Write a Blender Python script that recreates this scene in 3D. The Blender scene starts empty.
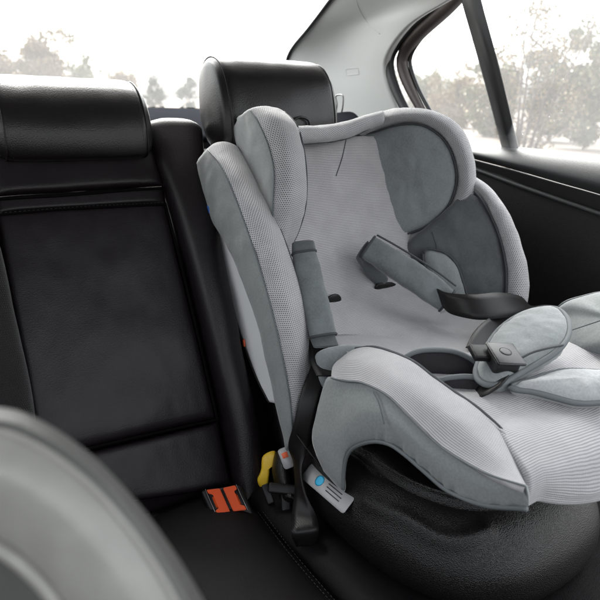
import bpy, bmesh, math, random
from mathutils import Vector as V, Matrix, noise as mn
random.seed(7)
sc = bpy.context.scene
C = sc.collection
rad = math.radians

# ------------------------------------------------------------------ camera
EYE = V((0, 0, 1.1)); FOC = 576.0
_a, _p, _r = rad(35), rad(19), rad(2)
F = V((math.sin(_a)*math.cos(_p), math.cos(_a)*math.cos(_p), -math.sin(_p)))
_R0 = V((math.cos(_a), -math.sin(_a), 0)); _U0 = _R0.cross(F)
R = _R0*math.cos(_r) + _U0*math.sin(_r)
U = _U0*math.cos(_r) - _R0*math.sin(_r)
cd = bpy.data.cameras.new('camera'); cam = bpy.data.objects.new('camera', cd); C.objects.link(cam)
cam.matrix_world = Matrix(((R.x, U.x, -F.x, EYE.x), (R.y, U.y, -F.y, EYE.y), (R.z, U.z, -F.z, EYE.z), (0, 0, 0, 1)))
cd.sensor_width = 36; cd.lens = 36*FOC/600; cd.clip_start = .02; cd.clip_end = 3000
cd.dof.use_dof = True; cd.dof.focus_distance = 1.08; cd.dof.aperture_fstop = 6.0
sc.camera = cam

def ray(x, y): return F + R*((x-300)/FOC) + U*((300-y)/FOC)
def PX(x, y, X): r = ray(x, y); return EYE + r*((X-EYE.x)/r.x)
def PY(x, y, Y): r = ray(x, y); return EYE + r*((Y-EYE.y)/r.y)
def PZ(x, y, Z): r = ray(x, y); return EYE + r*((Z-EYE.z)/r.z)
def PD(x, y, d): return EYE + ray(x, y)*d
def PP(x, y, p0, n): r = ray(x, y); return EYE + r*(((p0-EYE).dot(n))/r.dot(n))

# ------------------------------------------------------------------ materials
def nmat(name):
    m = bpy.data.materials.new(name); m.use_nodes = True
    nt = m.node_tree; b = nt.nodes['Principled BSDF']
    return m, nt, b
def N(nt, t, **kw):
    n = nt.nodes.new(t)
    for k, v in kw.items():
        if k in n.inputs.keys(): n.inputs[k].default_value = v
        else: setattr(n, k, v)
    return n
def rgb(c): return (c[0], c[1], c[2], 1)
def math_(nt, op, a, b=None):
    n = nt.nodes.new('ShaderNodeMath'); n.operation = op
    for i, v in enumerate((a, b)):
        if v is None: continue
        if hasattr(v, 'links'): nt.links.new(v, n.inputs[i])
        else: n.inputs[i].default_value = v
    return n.outputs[0]
def mixc(nt, fac, a, b):
    n = nt.nodes.new('ShaderNodeMix'); n.data_type = 'RGBA'
    for s, v in ((n.inputs[0], fac), (n.inputs[6], a), (n.inputs[7], b)):
        if hasattr(v, 'links'): nt.links.new(v, s)
        elif isinstance(v, (tuple, list)): s.default_value = rgb(v)
        else: s.default_value = v
    return n.outputs[2]
def noise(nt, scale, detail=3, vec=None, rough=.5):
    n = N(nt, 'ShaderNodeTexNoise'); n.inputs['Scale'].default_value = scale; n.inputs['Detail'].default_value = detail
    n.inputs['Roughness'].default_value = rough
    if vec is None:
        tc = nt.nodes.new('ShaderNodeTexCoord'); vec = tc.outputs['Object']
    nt.links.new(vec, n.inputs['Vector']); return n.outputs['Fac']
def ramp(nt, fac, lo, hi):
    n = nt.nodes.new('ShaderNodeMapRange'); n.inputs['From Min'].default_value = lo; n.inputs['From Max'].default_value = hi
    nt.links.new(fac, n.inputs['Value']); return n.outputs[0]
def bump(nt, b, h, strength, dist):
    n = nt.nodes.new('ShaderNodeBump'); n.inputs['Strength'].default_value = strength; n.inputs['Distance'].default_value = dist
    nt.links.new(h, n.inputs['Height']); nt.links.new(n.outputs[0], b.inputs['Normal'])

def leather(name, col, rough=.4, grain=420, depth=.0006, wr=.5, spec=.32):
    m, nt, b = nmat(name)
    tc = nt.nodes.new('ShaderNodeTexCoord')
    v = N(nt, 'ShaderNodeTexVoronoi'); v.inputs['Scale'].default_value = grain
    nt.links.new(tc.outputs['Object'], v.inputs['Vector'])
    w = noise(nt, 9, 4); w2 = noise(nt, 55, 3)
    h = math_(nt, 'ADD', math_(nt, 'MULTIPLY', v.outputs['Distance'], .6), math_(nt, 'MULTIPLY', w, wr*4))
    bump(nt, b, h, .55, depth)
    c2 = tuple(x*1.12+.0004 for x in col)
    nt.links.new(mixc(nt, ramp(nt, w2, .35, .65), col, c2), b.inputs['Base Color'])
    r = nt.nodes.new('ShaderNodeMapRange'); r.inputs['To Min'].default_value = rough-.02; r.inputs['To Max'].default_value = rough+.05
    nt.links.new(w, r.inputs['Value']); nt.links.new(r.outputs[0], b.inputs['Roughness'])
    b.inputs['Specular IOR Level'].default_value = spec
    return m

def uvxy(nt):
    uv = nt.nodes.new('ShaderNodeUVMap'); s = nt.nodes.new('ShaderNodeSeparateXYZ')
    nt.links.new(uv.outputs[0], s.inputs[0]); return uv.outputs[0], s.outputs[0], s.outputs[1]

def perforated(name, col, hole, pu=.0030, pv=.0030, r=.29):
    """spacer mesh: rows of small holes laid out in the surface's own metres"""
    m, nt, b = nmat(name); uv, u, v = uvxy(nt)
    vv = math_(nt, 'DIVIDE', v, pv)
    row = math_(nt, 'MULTIPLY', math_(nt, 'MODULO', math_(nt, 'FLOOR', vv), 2.0), .5)
    fu = math_(nt, 'SUBTRACT', math_(nt, 'FRACT', math_(nt, 'ADD', math_(nt, 'DIVIDE', u, pu), row)), .5)
    fv = math_(nt, 'SUBTRACT', math_(nt, 'FRACT', vv), .5)
    d = math_(nt, 'SQRT', math_(nt, 'ADD', math_(nt, 'MULTIPLY', fu, fu), math_(nt, 'MULTIPLY', fv, fv)))
    k = ramp(nt, d, r-.10, r+.12)
    w = noise(nt, 30, 4); w2 = noise(nt, 600, 2)
    base = mixc(nt, ramp(nt, w, .3, .7), tuple(x*.9 for x in col), tuple(min(1, x*1.06) for x in col))
    base = mixc(nt, math_(nt, 'MULTIPLY', ramp(nt, w2, .3, .7), .35), base, tuple(x*.75 for x in col))
    nt.links.new(mixc(nt, k, hole, base), b.inputs['Base Color'])
    h = math_(nt, 'ADD', k, math_(nt, 'MULTIPLY', w, 3.0))
    bump(nt, b, h, .7, .0009)
    b.inputs['Roughness'].default_value = .85; b.inputs['Sheen Weight'].default_value = .25; b.inputs['Sheen Roughness'].default_value = .5
    b.inputs['Specular IOR Level'].default_value = .25
    return m

def ribbed(name, col, dark, pv=.0042, pu=.0020, swap=False):
    m, nt, b = nmat(name); uv, u, v = uvxy(nt)
    if swap: u, v = v, u
    wob = noise(nt, 14, 3)
    vv = math_(nt, 'ADD', math_(nt, 'DIVIDE', v, pv), math_(nt, 'MULTIPLY', wob, 1.6))
    rib = math_(nt, 'ABSOLUTE', math_(nt, 'SUBTRACT', math_(nt, 'FRACT', vv), .5))
    k = ramp(nt, rib, .06, .34)
    fu = math_(nt, 'ABSOLUTE', math_(nt, 'SUBTRACT', math_(nt, 'FRACT', math_(nt, 'DIVIDE', u, pu)), .5))
    ku = ramp(nt, fu, .02, .3)
    w = noise(nt, 22, 4)
    base = mixc(nt, ramp(nt, w, .3, .7), tuple(x*.9 for x in col), tuple(min(1, x*1.05) for x in col))
    kk = math_(nt, 'ADD', math_(nt, 'MULTIPLY', k, .75), math_(nt, 'MULTIPLY', ku, .25))
    nt.links.new(mixc(nt, kk, dark, base), b.inputs['Base Color'])
    bump(nt, b, math_(nt, 'ADD', kk, math_(nt, 'MULTIPLY', w, 3.0)), .7, .0010)
    b.inputs['Roughness'].default_value = .85; b.inputs['Sheen Weight'].default_value = .25
    b.inputs['Specular IOR Level'].default_value = .25
    return m

def suede(name, col, var=.28):
    m, nt, b = nmat(name)
    w = noise(nt, 16, 5, rough=.6); w2 = noise(nt, 260, 2); w3 = noise(nt, 5, 2)
    c = mixc(nt, ramp(nt, w, .32, .68), tuple(x*(1-var) for x in col), tuple(x*(1+var) for x in col))
    c = mixc(nt, math_(nt, 'MULTIPLY', ramp(nt, w2, .4, .6), .25), c, tuple(x*1.5 for x in col))
    nt.links.new(c, b.inputs['Base Color'])
    h = math_(nt, 'ADD', math_(nt, 'MULTIPLY', w2, .35), math_(nt, 'ADD', math_(nt, 'MULTIPLY', w, .8), math_(nt, 'MULTIPLY', w3, 3.0)))
    bump(nt, b, h, .6, .0012)
    b.inputs['Roughness'].default_value = .75; b.inputs['Sheen Weight'].default_value = .35; b.inputs['Sheen Roughness'].default_value = .4
    b.inputs['Specular IOR Level'].default_value = .25
    return m

def plain(name, col, rough=.5, metal=0, grain=0, gd=.0003, spec=.5, var=.12, vs=12):
    m, nt, b = nmat(name)
    w = noise(nt, vs, 4)
    nt.links.new(mixc(nt, w, tuple(x*(1-var) for x in col), tuple(x*(1+var) for x in col)), b.inputs['Base Color'])
    b.inputs['Roughness'].default_value = rough; b.inputs['Metallic'].default_value = metal
    b.inputs['Specular IOR Level'].default_value = spec
    if grain:
        tc = nt.nodes.new('ShaderNodeTexCoord'); v = N(nt, 'ShaderNodeTexVoronoi'); v.inputs['Scale'].default_value = grain
        nt.links.new(tc.outputs['Object'], v.inputs['Vector']); bump(nt, b, v.outputs['Distance'], .8, gd)
    return m

def webbing(name, col):
    m, nt, b = nmat(name); uv, u, v = uvxy(nt)
    a = math_(nt, 'FRACT', math_(nt, 'DIVIDE', math_(nt, 'ADD', u, math_(nt, 'MULTIPLY', v, .5)), .0028))
    k = math_(nt, 'ABSOLUTE', math_(nt, 'SUBTRACT', a, .5))
    nt.links.new(mixc(nt, math_(nt, 'MULTIPLY', k, 2), tuple(x*.7 for x in col), tuple(x*1.5 for x in col)), b.inputs['Base Color'])
    bump(nt, b, k, .5, .0005)
    b.inputs['Roughness'].default_value = .42; b.inputs['Specular IOR Level'].default_value = .28
    return m

def glass_mat(name, veil, speck=0):
    """thin tinted pane with a pale film put in as window glare"""
    m = bpy.data.materials.new(name); m.use_nodes = True; nt = m.node_tree
    nt.nodes.remove(nt.nodes['Principled BSDF']); out = nt.nodes['Material Output']
    t = N(nt, 'ShaderNodeBsdfTransparent'); t.inputs[0].default_value = (.93, .95, .94, 1)
    g = N(nt, 'ShaderNodeBsdfGlossy'); g.inputs['Roughness'].default_value = .03
    d = N(nt, 'ShaderNodeBsdfTranslucent'); d.inputs[0].default_value = (.9, .9, .9, 1)
    m1 = N(nt, 'ShaderNodeMixShader'); m1.inputs[0].default_value = .05
    nt.links.new(t.outputs[0], m1.inputs[1]); nt.links.new(g.outputs[0], m1.inputs[2])
    m2 = N(nt, 'ShaderNodeMixShader')
    w = noise(nt, 3, 5)
    f = math_(nt, 'MULTIPLY', math_(nt, 'ADD', w, .5), veil)  # pale film over the whole pane imitates glare
    if speck:
        tc = nt.nodes.new('ShaderNodeTexCoord'); v = N(nt, 'ShaderNodeTexVoronoi'); v.inputs['Scale'].default_value = speck
        nt.links.new(tc.outputs['Object'], v.inputs['Vector'])
        dot = ramp(nt, v.outputs['Distance'], .16, .05)
        gate = ramp(nt, noise(nt, 14, 2), .5, .62)
        f = math_(nt, 'ADD', f, math_(nt, 'MULTIPLY', math_(nt, 'MULTIPLY', dot, gate), .3))
    nt.links.new(f, m2.inputs[0])
    nt.links.new(m1.outputs[0], m2.inputs[1]); nt.links.new(d.outputs[0], m2.inputs[2])
    nt.links.new(m2.outputs[0], out.inputs['Surface'])
    return m

def leaf_mat(name, col, col2):
    m, nt, b = nmat(name)
    oi = nt.nodes.new('ShaderNodeNewGeometry')
    nt.links.new(mixc(nt, oi.outputs['Random Per Island'], col, col2), b.inputs['Base Color'])
    b.inputs['Roughness'].default_value = .7
    return m

M = dict(
    headleather=leather('headrest_leather', (.0066, .0052, .0060), .33, spec=.42, wr=.12),
    black=leather('black_leather', (.0066, .0046, .0058), .40, spec=.27, wr=.10),
    blackcush=leather('black_leather_cushion', (.0036, .0030, .0034), .55, spec=.1),
    perfblack=perforated('perforated_black_leather', (.008, .007, .0075), (.002, .002, .002), .0042, .0042, .2),
    fgleather=leather('sheen_grey_leather', (.225, .222, .205), .33, 380, .0004, .03, .5),  # black leather, its sheen put into the colour as pale grey
    fgdark=leather('shaded_grey_leather', (.075, .075, .072), .4, 380, .0004, .03, .4),  # shaded copy of the front seat leather
    perf=perforated('grey_spacer_mesh', (.45, .445, .455), (.085, .083, .088), .0044, .0040, .30),
    rib=ribbed('pale_ribbed_knit', (.40, .395, .405), (.19, .188, .195), .0034, .0034),
    ribback=ribbed('grey_ribbed_knit', (.45, .438, .447), (.16, .155, .16), .0038, .0034),
    ribbol=ribbed('bolster_ribbed_mesh', (.44, .437, .447), (.15, .148, .153), .0030, .0032),
    side=suede('teal_grey_cloth', (.185, .198, .197), .03),
    suede=suede('slate_suede', (.170, .186, .192), .12),
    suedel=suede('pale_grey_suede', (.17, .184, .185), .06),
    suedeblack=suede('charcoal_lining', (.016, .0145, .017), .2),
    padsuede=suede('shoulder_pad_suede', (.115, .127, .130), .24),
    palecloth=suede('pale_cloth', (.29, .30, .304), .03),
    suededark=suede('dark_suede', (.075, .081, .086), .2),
    seamshade=plain('black_seam_shade', (.0045, .004, .0042), .8, spec=0),  # matt black laid over bench seams, shade put in as colour
    piping=plain('dark_grey_piping', (.032, .036, .040), .7),
    pipingl=plain('mid_grey_piping', (.10, .112, .118), .7),
    pale=plain('pale_grey_plastic', (.70, .71, .72), .5, var=.05),
    plastic=plain('grained_black_plastic', (.0042, .0036, .0036), .36, grain=620, gd=.0009, spec=.42),
    matt=plain('matt_black_plastic', (.006, .0055, .006), .45, grain=500, gd=.0002, spec=.25),
    gloss=plain('dark_grey_plastic', (.014, .014, .015), .32, grain=600, gd=.0001, spec=.4),
    trim=plain('pale_grey_trim', (.47, .48, .465), .6, grain=800, gd=.0001, var=.03),
    trimdark=plain('dark_rubber', (.010, .010, .011), .5),
    brown=plain('brown_reflection_rubber', (.045, .034, .030), .45),  # rubber with its brown reflection put into the colour
    sill=plain('charcoal_soft_trim', (.034, .035, .036), .5, grain=500, gd=.0002, spec=.35),
    door=plain('black_door_card', (.005, .0042, .0042), .55, grain=450, gd=.0004, spec=.25),
    strap=webbing('black_webbing', (.006, .0056, .006)),
    red=plain('orange_red_plastic', (.50, .060, .012), .28, var=.06),
    yellow=plain('yellow_plastic', (.62, .40, .02), .45, var=.05),
    blue=plain('blue_plastic', (.02, .10, .35), .4),
    cyan=plain('blue_print', (.03, .38, .62), .5),
    ink=plain('black_print', (.03, .03, .03), .6),
    orange=plain('orange_print', (.65, .10, .03), .5),
    white=plain('white_label', (.34, .34, .34), .5, var=.03),
    chrome=plain('steel', (.22, .22, .22), .3, metal=1),
    shelf=plain('dark_grey_shelf_cloth', (.016, .017, .020), .95, spec=0),
    glass=glass_mat('window_glass', .15, 60),
    rglass=glass_mat('rear_glass', .06),
    thread=plain('grey_thread', (.022, .022, .024), .7, spec=.2),
    bark=plain('bark', (.09, .07, .055), .9, var=.4, vs=8),
    leafg=leaf_mat('olive_leaves', (.07, .085, .035), (.15, .15, .075)),
    leafd=leaf_mat('dark_leaves', (.035, .05, .03), (.07, .085, .05)),
    leafo=leaf_mat('autumn_leaves', (.12, .10, .05), (.23, .17, .09)),
    ground=plain('dry_ground', (.095, .074, .058), .9, var=.25, vs=.6),
    asphalt=plain('asphalt', (.055, .055, .057), .9, var=.2, vs=2),
)

# ------------------------------------------------------------------ mesh helpers
def link(name, me, mats, parent=None):
    o = bpy.data.objects.new(name, me); C.objects.link(o)
    for m in (mats if isinstance(mats, (list, tuple)) else [mats]): me.materials.append(M[m] if isinstance(m, str) else m)
    if parent is not None: o.parent = parent; o.matrix_parent_inverse = parent.matrix_world.inverted()
    for p in me.polygons: p.use_smooth = True
    return o
def empty(name, loc, label, cat, group=None):
    o = bpy.data.objects.new(name, None); C.objects.link(o); o.location = loc
    o.empty_display_size = .05
    o['label'] = label; o['category'] = cat
    if group: o['group'] = group
    bpy.context.view_layer.update()
    return o
def cr(pts, n, closed=False):
    """Catmull-Rom through pts, n samples"""
    k = len(pts); out = []
    if k == 1: return [pts[0].copy() for _ in range(n)]
    segs = k if closed else k-1
    for i in range(n):
        t = i/n*segs if closed else i/(n-1)*segs
        j = min(int(t), segs-1); f = t-j
        if closed: a, b, c, d = (pts[(j+q) % k] for q in (-1, 0, 1, 2))
        else:
            b, c = pts[j], pts[j+1]
            a = pts[j-1] if j > 0 else b*2-c
            d = pts[j+2] if j+2 < k else c*2-b
        out.append(.5*((2*b) + (c-a)*f + (2*a-5*b+4*c-d)*f*f + (3*b-a-3*c+d)*f**3))
    return out
def even(pts, n, closed=False):
    """resample a smooth curve evenly by length"""
    d = cr(pts, max(200, n*4), closed)
    if closed: d.append(d[0].copy())
    L = [0]
    for i in range(1, len(d)): L.append(L[-1]+(d[i]-d[i-1]).length)
    out = []; j = 0
    for i in range(n):
        s = L[-1]*(i/n if closed else i/(n-1))
        while j < len(L)-2 and L[j+1] < s: j += 1
        q = (s-L[j])/max(1e-9, L[j+1]-L[j]); out.append(d[j].lerp(d[j+1], min(1, q)))
    return out
def grid_mesh(name, rows, closed_u=False, caps=False, mat_of=None, wrapcap=None):
    """rows: list (v) of lists (u) of points -> mesh with UVs in metres"""
    nv, nu = len(rows), len(rows[0])
    bm = bmesh.new(); uvl = bm.loops.layers.uv.new('UVMap')
    vs = [[bm.verts.new(p) for p in r] for r in rows]
    mid = rows[nv//2]; us = [0]
    for i in range(1, nu+(1 if closed_u else 0)): us.append(us[-1]+(mid[i % nu]-mid[i-1]).length)
    mc = nu//2; vv = [0]
    for i in range(1, nv): vv.append(vv[-1]+(rows[i][mc]-rows[i-1][mc]).length)
    for i in range(nv-1):
        for j in range(nu if closed_u else nu-1):
            j2 = (j+1) % nu
            try: f = bm.faces.new((vs[i][j], vs[i][j2], vs[i+1][j2], vs[i+1][j]))
            except ValueError: continue
            for l, uv in zip(f.loops, ((us[j], vv[i]), (us[j+1], vv[i]), (us[j+1], vv[i+1]), (us[j], vv[i+1]))): l[uvl].uv = uv
            if mat_of: f.material_index = mat_of((j+.5)/nu, (i+.5)/nv)
    if caps:
        for r, row in ((0, vs[0]), (-1, vs[-1])):
            c = sum((v.co for v in row), V())/nu; cv = bm.verts.new(c)
            for j in range(nu):
                f = bm.faces.new((row[j], row[(j+1) % nu], cv))
                if mat_of: f.material_index = mat_of((j+.5)/nu, 0 if r == 0 else 1)
    return bm
def finish(name, bm, mats, parent=None, face_cam=False):
    if face_cam:
        bm.normal_update(); s = 0
        for f in bm.faces: s += f.normal.dot(EYE-f.calc_center_median())*f.calc_area()
        if s < 0: bmesh.ops.reverse_faces(bm, faces=bm.faces[:])
    else: bmesh.ops.recalc_face_normals(bm, faces=bm.faces[:])
    me = bpy.data.meshes.new(name); bm.to_mesh(me); bm.free()
    return link(name, me, mats, parent)
def loft(name, secs, mats, parent=None, nu=40, nv=48, mat_of=None, ends=(.0, .0), sharp=False):
    """closed sections smoothed both ways; ends: rounding length at start/end"""
    s2 = [even(s, nu, True) if not sharp else cr(s, nu, True) for s in secs] if not sharp else [cr(s, nu, True) for s in secs]
    s2 = [cr(s, nu, True) for s in secs]
    cols = [cr([s[j] for s in s2], nv) for j in range(nu)]
    rows = [[cols[j][i] for j in range(nu)] for i in range(nv)]
    def endrows(row, nxt, r):
        c = sum(row, V())/nu; c2 = sum(nxt, V())/nu; t = (c-c2).normalized(); o = []
        for k in range(1, 7):
            a = k/6*math.pi/2; q = max(.02, math.cos(a))
            o.append([c+(p-c)*q + t*(r*math.sin(a)) for p in row])
        return o
    if ends[0]: rows = endrows(rows[0], rows[2], ends[0])[::-1] + rows
    if ends[1]: rows = rows + endrows(rows[-1], rows[-3], ends[1])
    return finish(name, grid_mesh(name, rows, True, True, mat_of), mats, parent)
def patch(name, grid, mats, parent=None, nu=30, nv=30, thick=.01, mat_of=None, fn=None):
    """open sheet through a grid of points, given real thickness behind its seen side"""
    g = [cr(r, nu) for r in grid]
    cols = [cr([r[j] for r in g], nv) for j in range(nu)]
    rows = [[cols[j][i] for j in range(nu)] for i in range(nv)]
    bm = grid_mesh(name, rows, mat_of=mat_of)
    o = finish(name, bm, mats, parent, True)
    if thick:
        md = o.modifiers.new('thickness', 'SOLIDIFY'); md.thickness = thick; md.offset = -1
    return o
def tube(name, pts, r, mats, parent=None, n=60, k=8, closed=False):
    p = even(pts, n, closed); rows = []
    up = V((.3, .2, 1))
    for i in range(n):
        t = (p[(i+1) % n if closed else min(i+1, n-1)]-p[i-1 if closed else max(i-1, 0)]).normalized()
        a = t.cross(up).normalized(); b = a.cross(t)
        rr = r if not callable(r) else r(i/(n-1))
        rows.append([p[i]+a*(rr*math.cos(q*2*math.pi/k))+b*(rr*math.sin(q*2*math.pi/k)) for q in range(k)])
    if closed: rows.append([q.copy() for q in rows[0]])
    return finish(name, grid_mesh(name, rows, True, not closed), mats, parent)
def pillow(name, outline, nrm, h, back, mats, parent=None, n=72, rings=12, center=None, power=2.2, fold=None, wr=0, backs=.9):
    """padded cushion: closed outline, domed along nrm, with a shallow back"""
    o = even(outline, n, True); c = center or sum(o, V())/n; nrm = nrm.normalized()
    ex = nrm.cross(V((0, 0, 1))).normalized(); ey = nrm.cross(ex)
    bm = bmesh.new(); uvl = bm.loops.layers.uv.new('UVMap')
    rows = []
    for k in range(3, 0, -1):
        a = k/3; rows.append([p.lerp(c, (1-backs)*a) - nrm*(back*math.sin(a*math.pi/2)) for p in o])
    for k in range(rings):
        t = k/rings; e = (1-(1-t)**power)**(1/power)
        rows.append([p.lerp(c, t)+nrm*(h*e) for p in o])
    vs = [[bm.verts.new(p) for p in r] for r in rows]
    cv = bm.verts.new(c+nrm*h); c0 = bm.verts.new(c-nrm*back)
    fs = []
    for i in range(len(rows)-1):
        for j in range(n): fs.append(bm.faces.new((vs[i][j], vs[i][(j+1) % n], vs[i+1][(j+1) % n], vs[i+1][j])))
    for j in range(n):
        fs.append(bm.faces.new((vs[-1][j], vs[-1][(j+1) % n], cv))); fs.append(bm.faces.new((vs[0][(j+1) % n], vs[0][j], c0)))
    for f in fs:
        for l in f.loops: q = l.vert.co-c; l[uvl].uv = (q.dot(ex), q.dot(ey))
    if fold or wr:
        for v in bm.verts:
            d = 0
            if wr: d = wr*(2.2*mn.noise(v.co*17)+1.2*mn.noise(v.co*V((60, 60, 35))))
            v.co += nrm*d
    return finish(name, bm, mats, parent)
def box(name, fr, size, mats, parent=None, bev=.003, seg=3, taper=None):
    """bevelled block; fr = (origin, ex, ey, ez)"""
    o, ex, ey, ez = fr
    bm = bmesh.new(); bmesh.ops.create_cube(bm, size=1)
    for v in bm.verts:
        v.co = V((v.co.x*size[0], v.co.y*size[1], v.co.z*size[2]))
        if taper and v.co.z > 0: v.co.x *= taper; v.co.y *= taper
    bmesh.ops.bevel(bm, geom=bm.edges[:], offset=bev, segments=seg, profile=.5, affect='EDGES')
    for v in bm.verts: q = v.co.copy(); v.co = o+ex*q.x+ey*q.y+ez*q.z
    ob = finish(name, bm, mats, parent)
    return ob
def pad(name, q, mats, parent=None, H=.02, nu=40, nv=40, e=8, thick=.03, wr=.0015, nrm=None, fn=None):
    """upholstered panel: quad q = (bottom-left, bottom-right, top-right, top-left) of points or a grid, tucked in at its seams"""
    g = [[q[0], q[1]], [q[3], q[2]]] if len(q) == 4 and not isinstance(q[0], list) else q
    g2 = [cr(r, nu) for r in g]; cols = [cr([r[j] for r in g2], nv) for j in range(nu)]
    nr = nrm or ((g[0][-1]-g[0][0]).cross(g[-1][0]-g[0][0])).normalized()
    if nr.dot(EYE-g[0][0]) < 0: nr = -nr
    rows = []
    for i in range(nv):
        t = -1+2*i/(nv-1); r = []
        # crowd samples toward the seams
        for j in range(nu):
            s = -1+2*j/(nu-1)
            p = cols[j][i]
            hh = H*((1-abs(s)**e)*(1-abs(t)**e))**.5
            w = wr*(2.0*mn.noise(p*9)+.8*mn.noise(p*V((50, 30, 18))))
            r.append(p+nr*(hh+w*(abs(hh)/max(abs(H), 1e-6))))
        rows.append(r)
    if thick: 
        bm = grid_mesh(name, rows)
        o = finish(name, bm, mats, parent, True)
        md = o.modifiers.new('thickness', 'SOLIDIFY'); md.thickness = thick; md.offset = -1
        return o
    return finish(name, grid_mesh(name, rows), mats, parent, True)
def strap(name, pts, wid, mats, parent=None, n=60, th=.0025):
    """flat webbing: centre points and half-width vectors"""
    p = cr(pts, n); w = cr(wid, n); rows = []
    for i in range(n):
        t = (p[min(i+1, n-1)]-p[max(i-1, 0)]).normalized(); nn = t.cross(w[i]).normalized()*th/2
        rows.append([p[i]-w[i]-nn, p[i]-nn*1.0-w[i]*.5, p[i]-nn, p[i]+w[i]*.5-nn, p[i]+w[i]-nn, p[i]+w[i]+nn, p[i]+w[i]*.5+nn, p[i]+nn, p[i]-w[i]*.5+nn, p[i]-w[i]+nn])
    return finish(name, grid_mesh(name, rows, True, True), mats, parent)
def stitches(name, pts, mats, parent, L=.005, r=.0006, gap=.003):
    n = max(4, int(sum((pts[i+1]-pts[i]).length for i in range(len(pts)-1))/(L+gap)))
    p = even(pts, n*2+1); bm = bmesh.new()
    for i in range(n):
        a, b = p[2*i], p[2*i+1]; t = (b-a).normalized(); u = t.cross(V((.2, .1, 1))).normalized(); w = u.cross(t)
        r0 = [bm.verts.new(x+u*(r*c)+w*(r*s)) for x in (a, b) for c, s in ((1, 0), (0, 1), (-1, 0), (0, -1))]
        for k in range(4): bm.faces.new((r0[k], r0[(k+1) % 4], r0[4+(k+1) % 4], r0[4+k]))
    return finish(name, bm, mats, parent)


# ================================================================== OUTSIDE
def struct(o): o['kind'] = 'structure'; return o
GZ = -.32
def sheet(name, pts, mat):
    me = bpy.data.meshes.new(name); me.from_pydata(pts, [], [list(range(len(pts)))]); me.update()
    return struct(link(name, me, mat))
sheet('ground', [(-900, -900, GZ), (900, -900, GZ), (900, 900, GZ), (-900, 900, GZ)], 'ground')
sheet('road', [(-8, -300, GZ+.004), (7.5, -300, GZ+.004), (7.5, 300, GZ+.004), (-8, 300, GZ+.004)], 'asphalt')

def limb(bm, a, b, r0, r1, k=6):
    t = (b-a).normalized(); u = t.cross(V((.31, .17, .2))).normalized(); w = u.cross(t)
    q = [[bm.verts.new(p+u*(r*math.cos(i*2*math.pi/k))+w*(r*math.sin(i*2*math.pi/k))) for i in range(k)] for p, r in ((a, r0), (b, r1))]
    for i in range(k): bm.faces.new((q[0][i], q[0][(i+1) % k], q[1][(i+1) % k], q[1][i]))
def leaves(bm, c, r, n, s, rnd):
    for _ in range(n):
        d = V((rnd.gauss(0, 1), rnd.gauss(0, 1), rnd.gauss(0, 1))).normalized()*(rnd.random()**.45)
        p = c+V((d.x*r.x, d.y*r.y, d.z*r.z))
        a = V((rnd.gauss(0, 1), rnd.gauss(0, 1), rnd.gauss(0, 1))).normalized(); b = a.cross(V((rnd.random(), rnd.random(), rnd.random()+.1))).normalized()
        k = s*rnd.uniform(.45, .95)
        bm.faces.new([bm.verts.new(p+a*k), bm.verts.new(p+b*k*.5), bm.verts.new(p-a*k), bm.verts.new(p-b*k*.5)])
def tree(name, base, h, w, leaf, label, cat, group=None, stems=1, n=900, ls=.09, low=.25, sd=0):
    rnd = random.Random(sd); t = empty(name, base, label, cat, group); b = V(base)
    bt = bmesh.new(); bl = bmesh.new()
    for s in range(stems):
        a = rnd.uniform(0, 6.28); sp = (w*.42 if stems > 1 else w*.08)
        p = b.copy(); q = b+V((math.cos(a)*sp*.5, math.sin(a)*sp*.5, h*rnd.uniform(.45, .6))); e = b+V((math.cos(a)*sp, math.sin(a)*sp, h*rnd.uniform(.78, .95)))
        r0 = h*(.022 if stems == 1 else .011)
        limb(bt, p, q, r0, r0*.6); limb(bt, q, e, r0*.6, r0*.2)
        for k in range(6):
            f = rnd.uniform(.15, 1); o = q.lerp(e, f) if k > 2 else p.lerp(q, .55+f*.45)
            a2 = rnd.uniform(0, 6.28); L = w*rnd.uniform(.2, .42)
            o2 = o+V((math.cos(a2)*L, math.sin(a2)*L, L*rnd.uniform(.4, 1.1)))
            limb(bt, o, o2, r0*.35, r0*.1, 5)
            leaves(bl, o2, V((1, 1, .8))*w*rnd.uniform(.12, .22), n//(stems*5), ls, rnd)
    for k in range(44):
        a = rnd.uniform(0, 6.28); z = rnd.uniform(low, .98); f = math.sin(math.pi*min(1, max(.05, (z-low)/(1.02-low)))**.8)
        rr = w*.5*f*rnd.uniform(.1, 1)
        leaves(bl, b+V((math.cos(a)*rr, math.sin(a)*rr, h*z)), V((1, 1, .8))*w*rnd.uniform(.08, .19), n//14, ls, rnd)
    finish('trunk', bt, 'bark', t); finish('crown', bl, leaf, t)
def gpt(x, d):
    p = PD(x, 100, 1)-EYE; p.z = 0; p.normalize(); q = EYE+p*d; return (q.x, q.y, GZ)
tree('shrub', gpt(527, 9), 2.75, 1.7, 'leafo', 'loose autumn shrub with many thin stems just outside the door window', 'shrub', None, 9, 620, .04, .35, 3)
tree('tree', gpt(592, 26), 3.7, 3.6, 'leafg', 'broad olive green tree right of the autumn shrub', 'tree', 'trees along the field edge', 2, 2600, .13, .12, 5)
tree('tree', gpt(556, 31), 3.3, 3.6, 'leafd', 'dark rounded tree seen through the autumn shrub', 'tree', 'trees along the field edge', 1, 2000, .13, .08, 6)
tree('tree', gpt(497, 33), 3.1, 3.4, 'leafg', 'rounded olive tree just left of the autumn shrub', 'tree', 'trees along the field edge', 1, 1800, .13, .08, 8)
tree('tree', gpt(462, 45), 3.0, 5.2, 'leafo', 'low ochre tree seen low in the small quarter window', 'tree', 'trees along the field edge', 2, 1800, .15, .05, 9)
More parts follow.
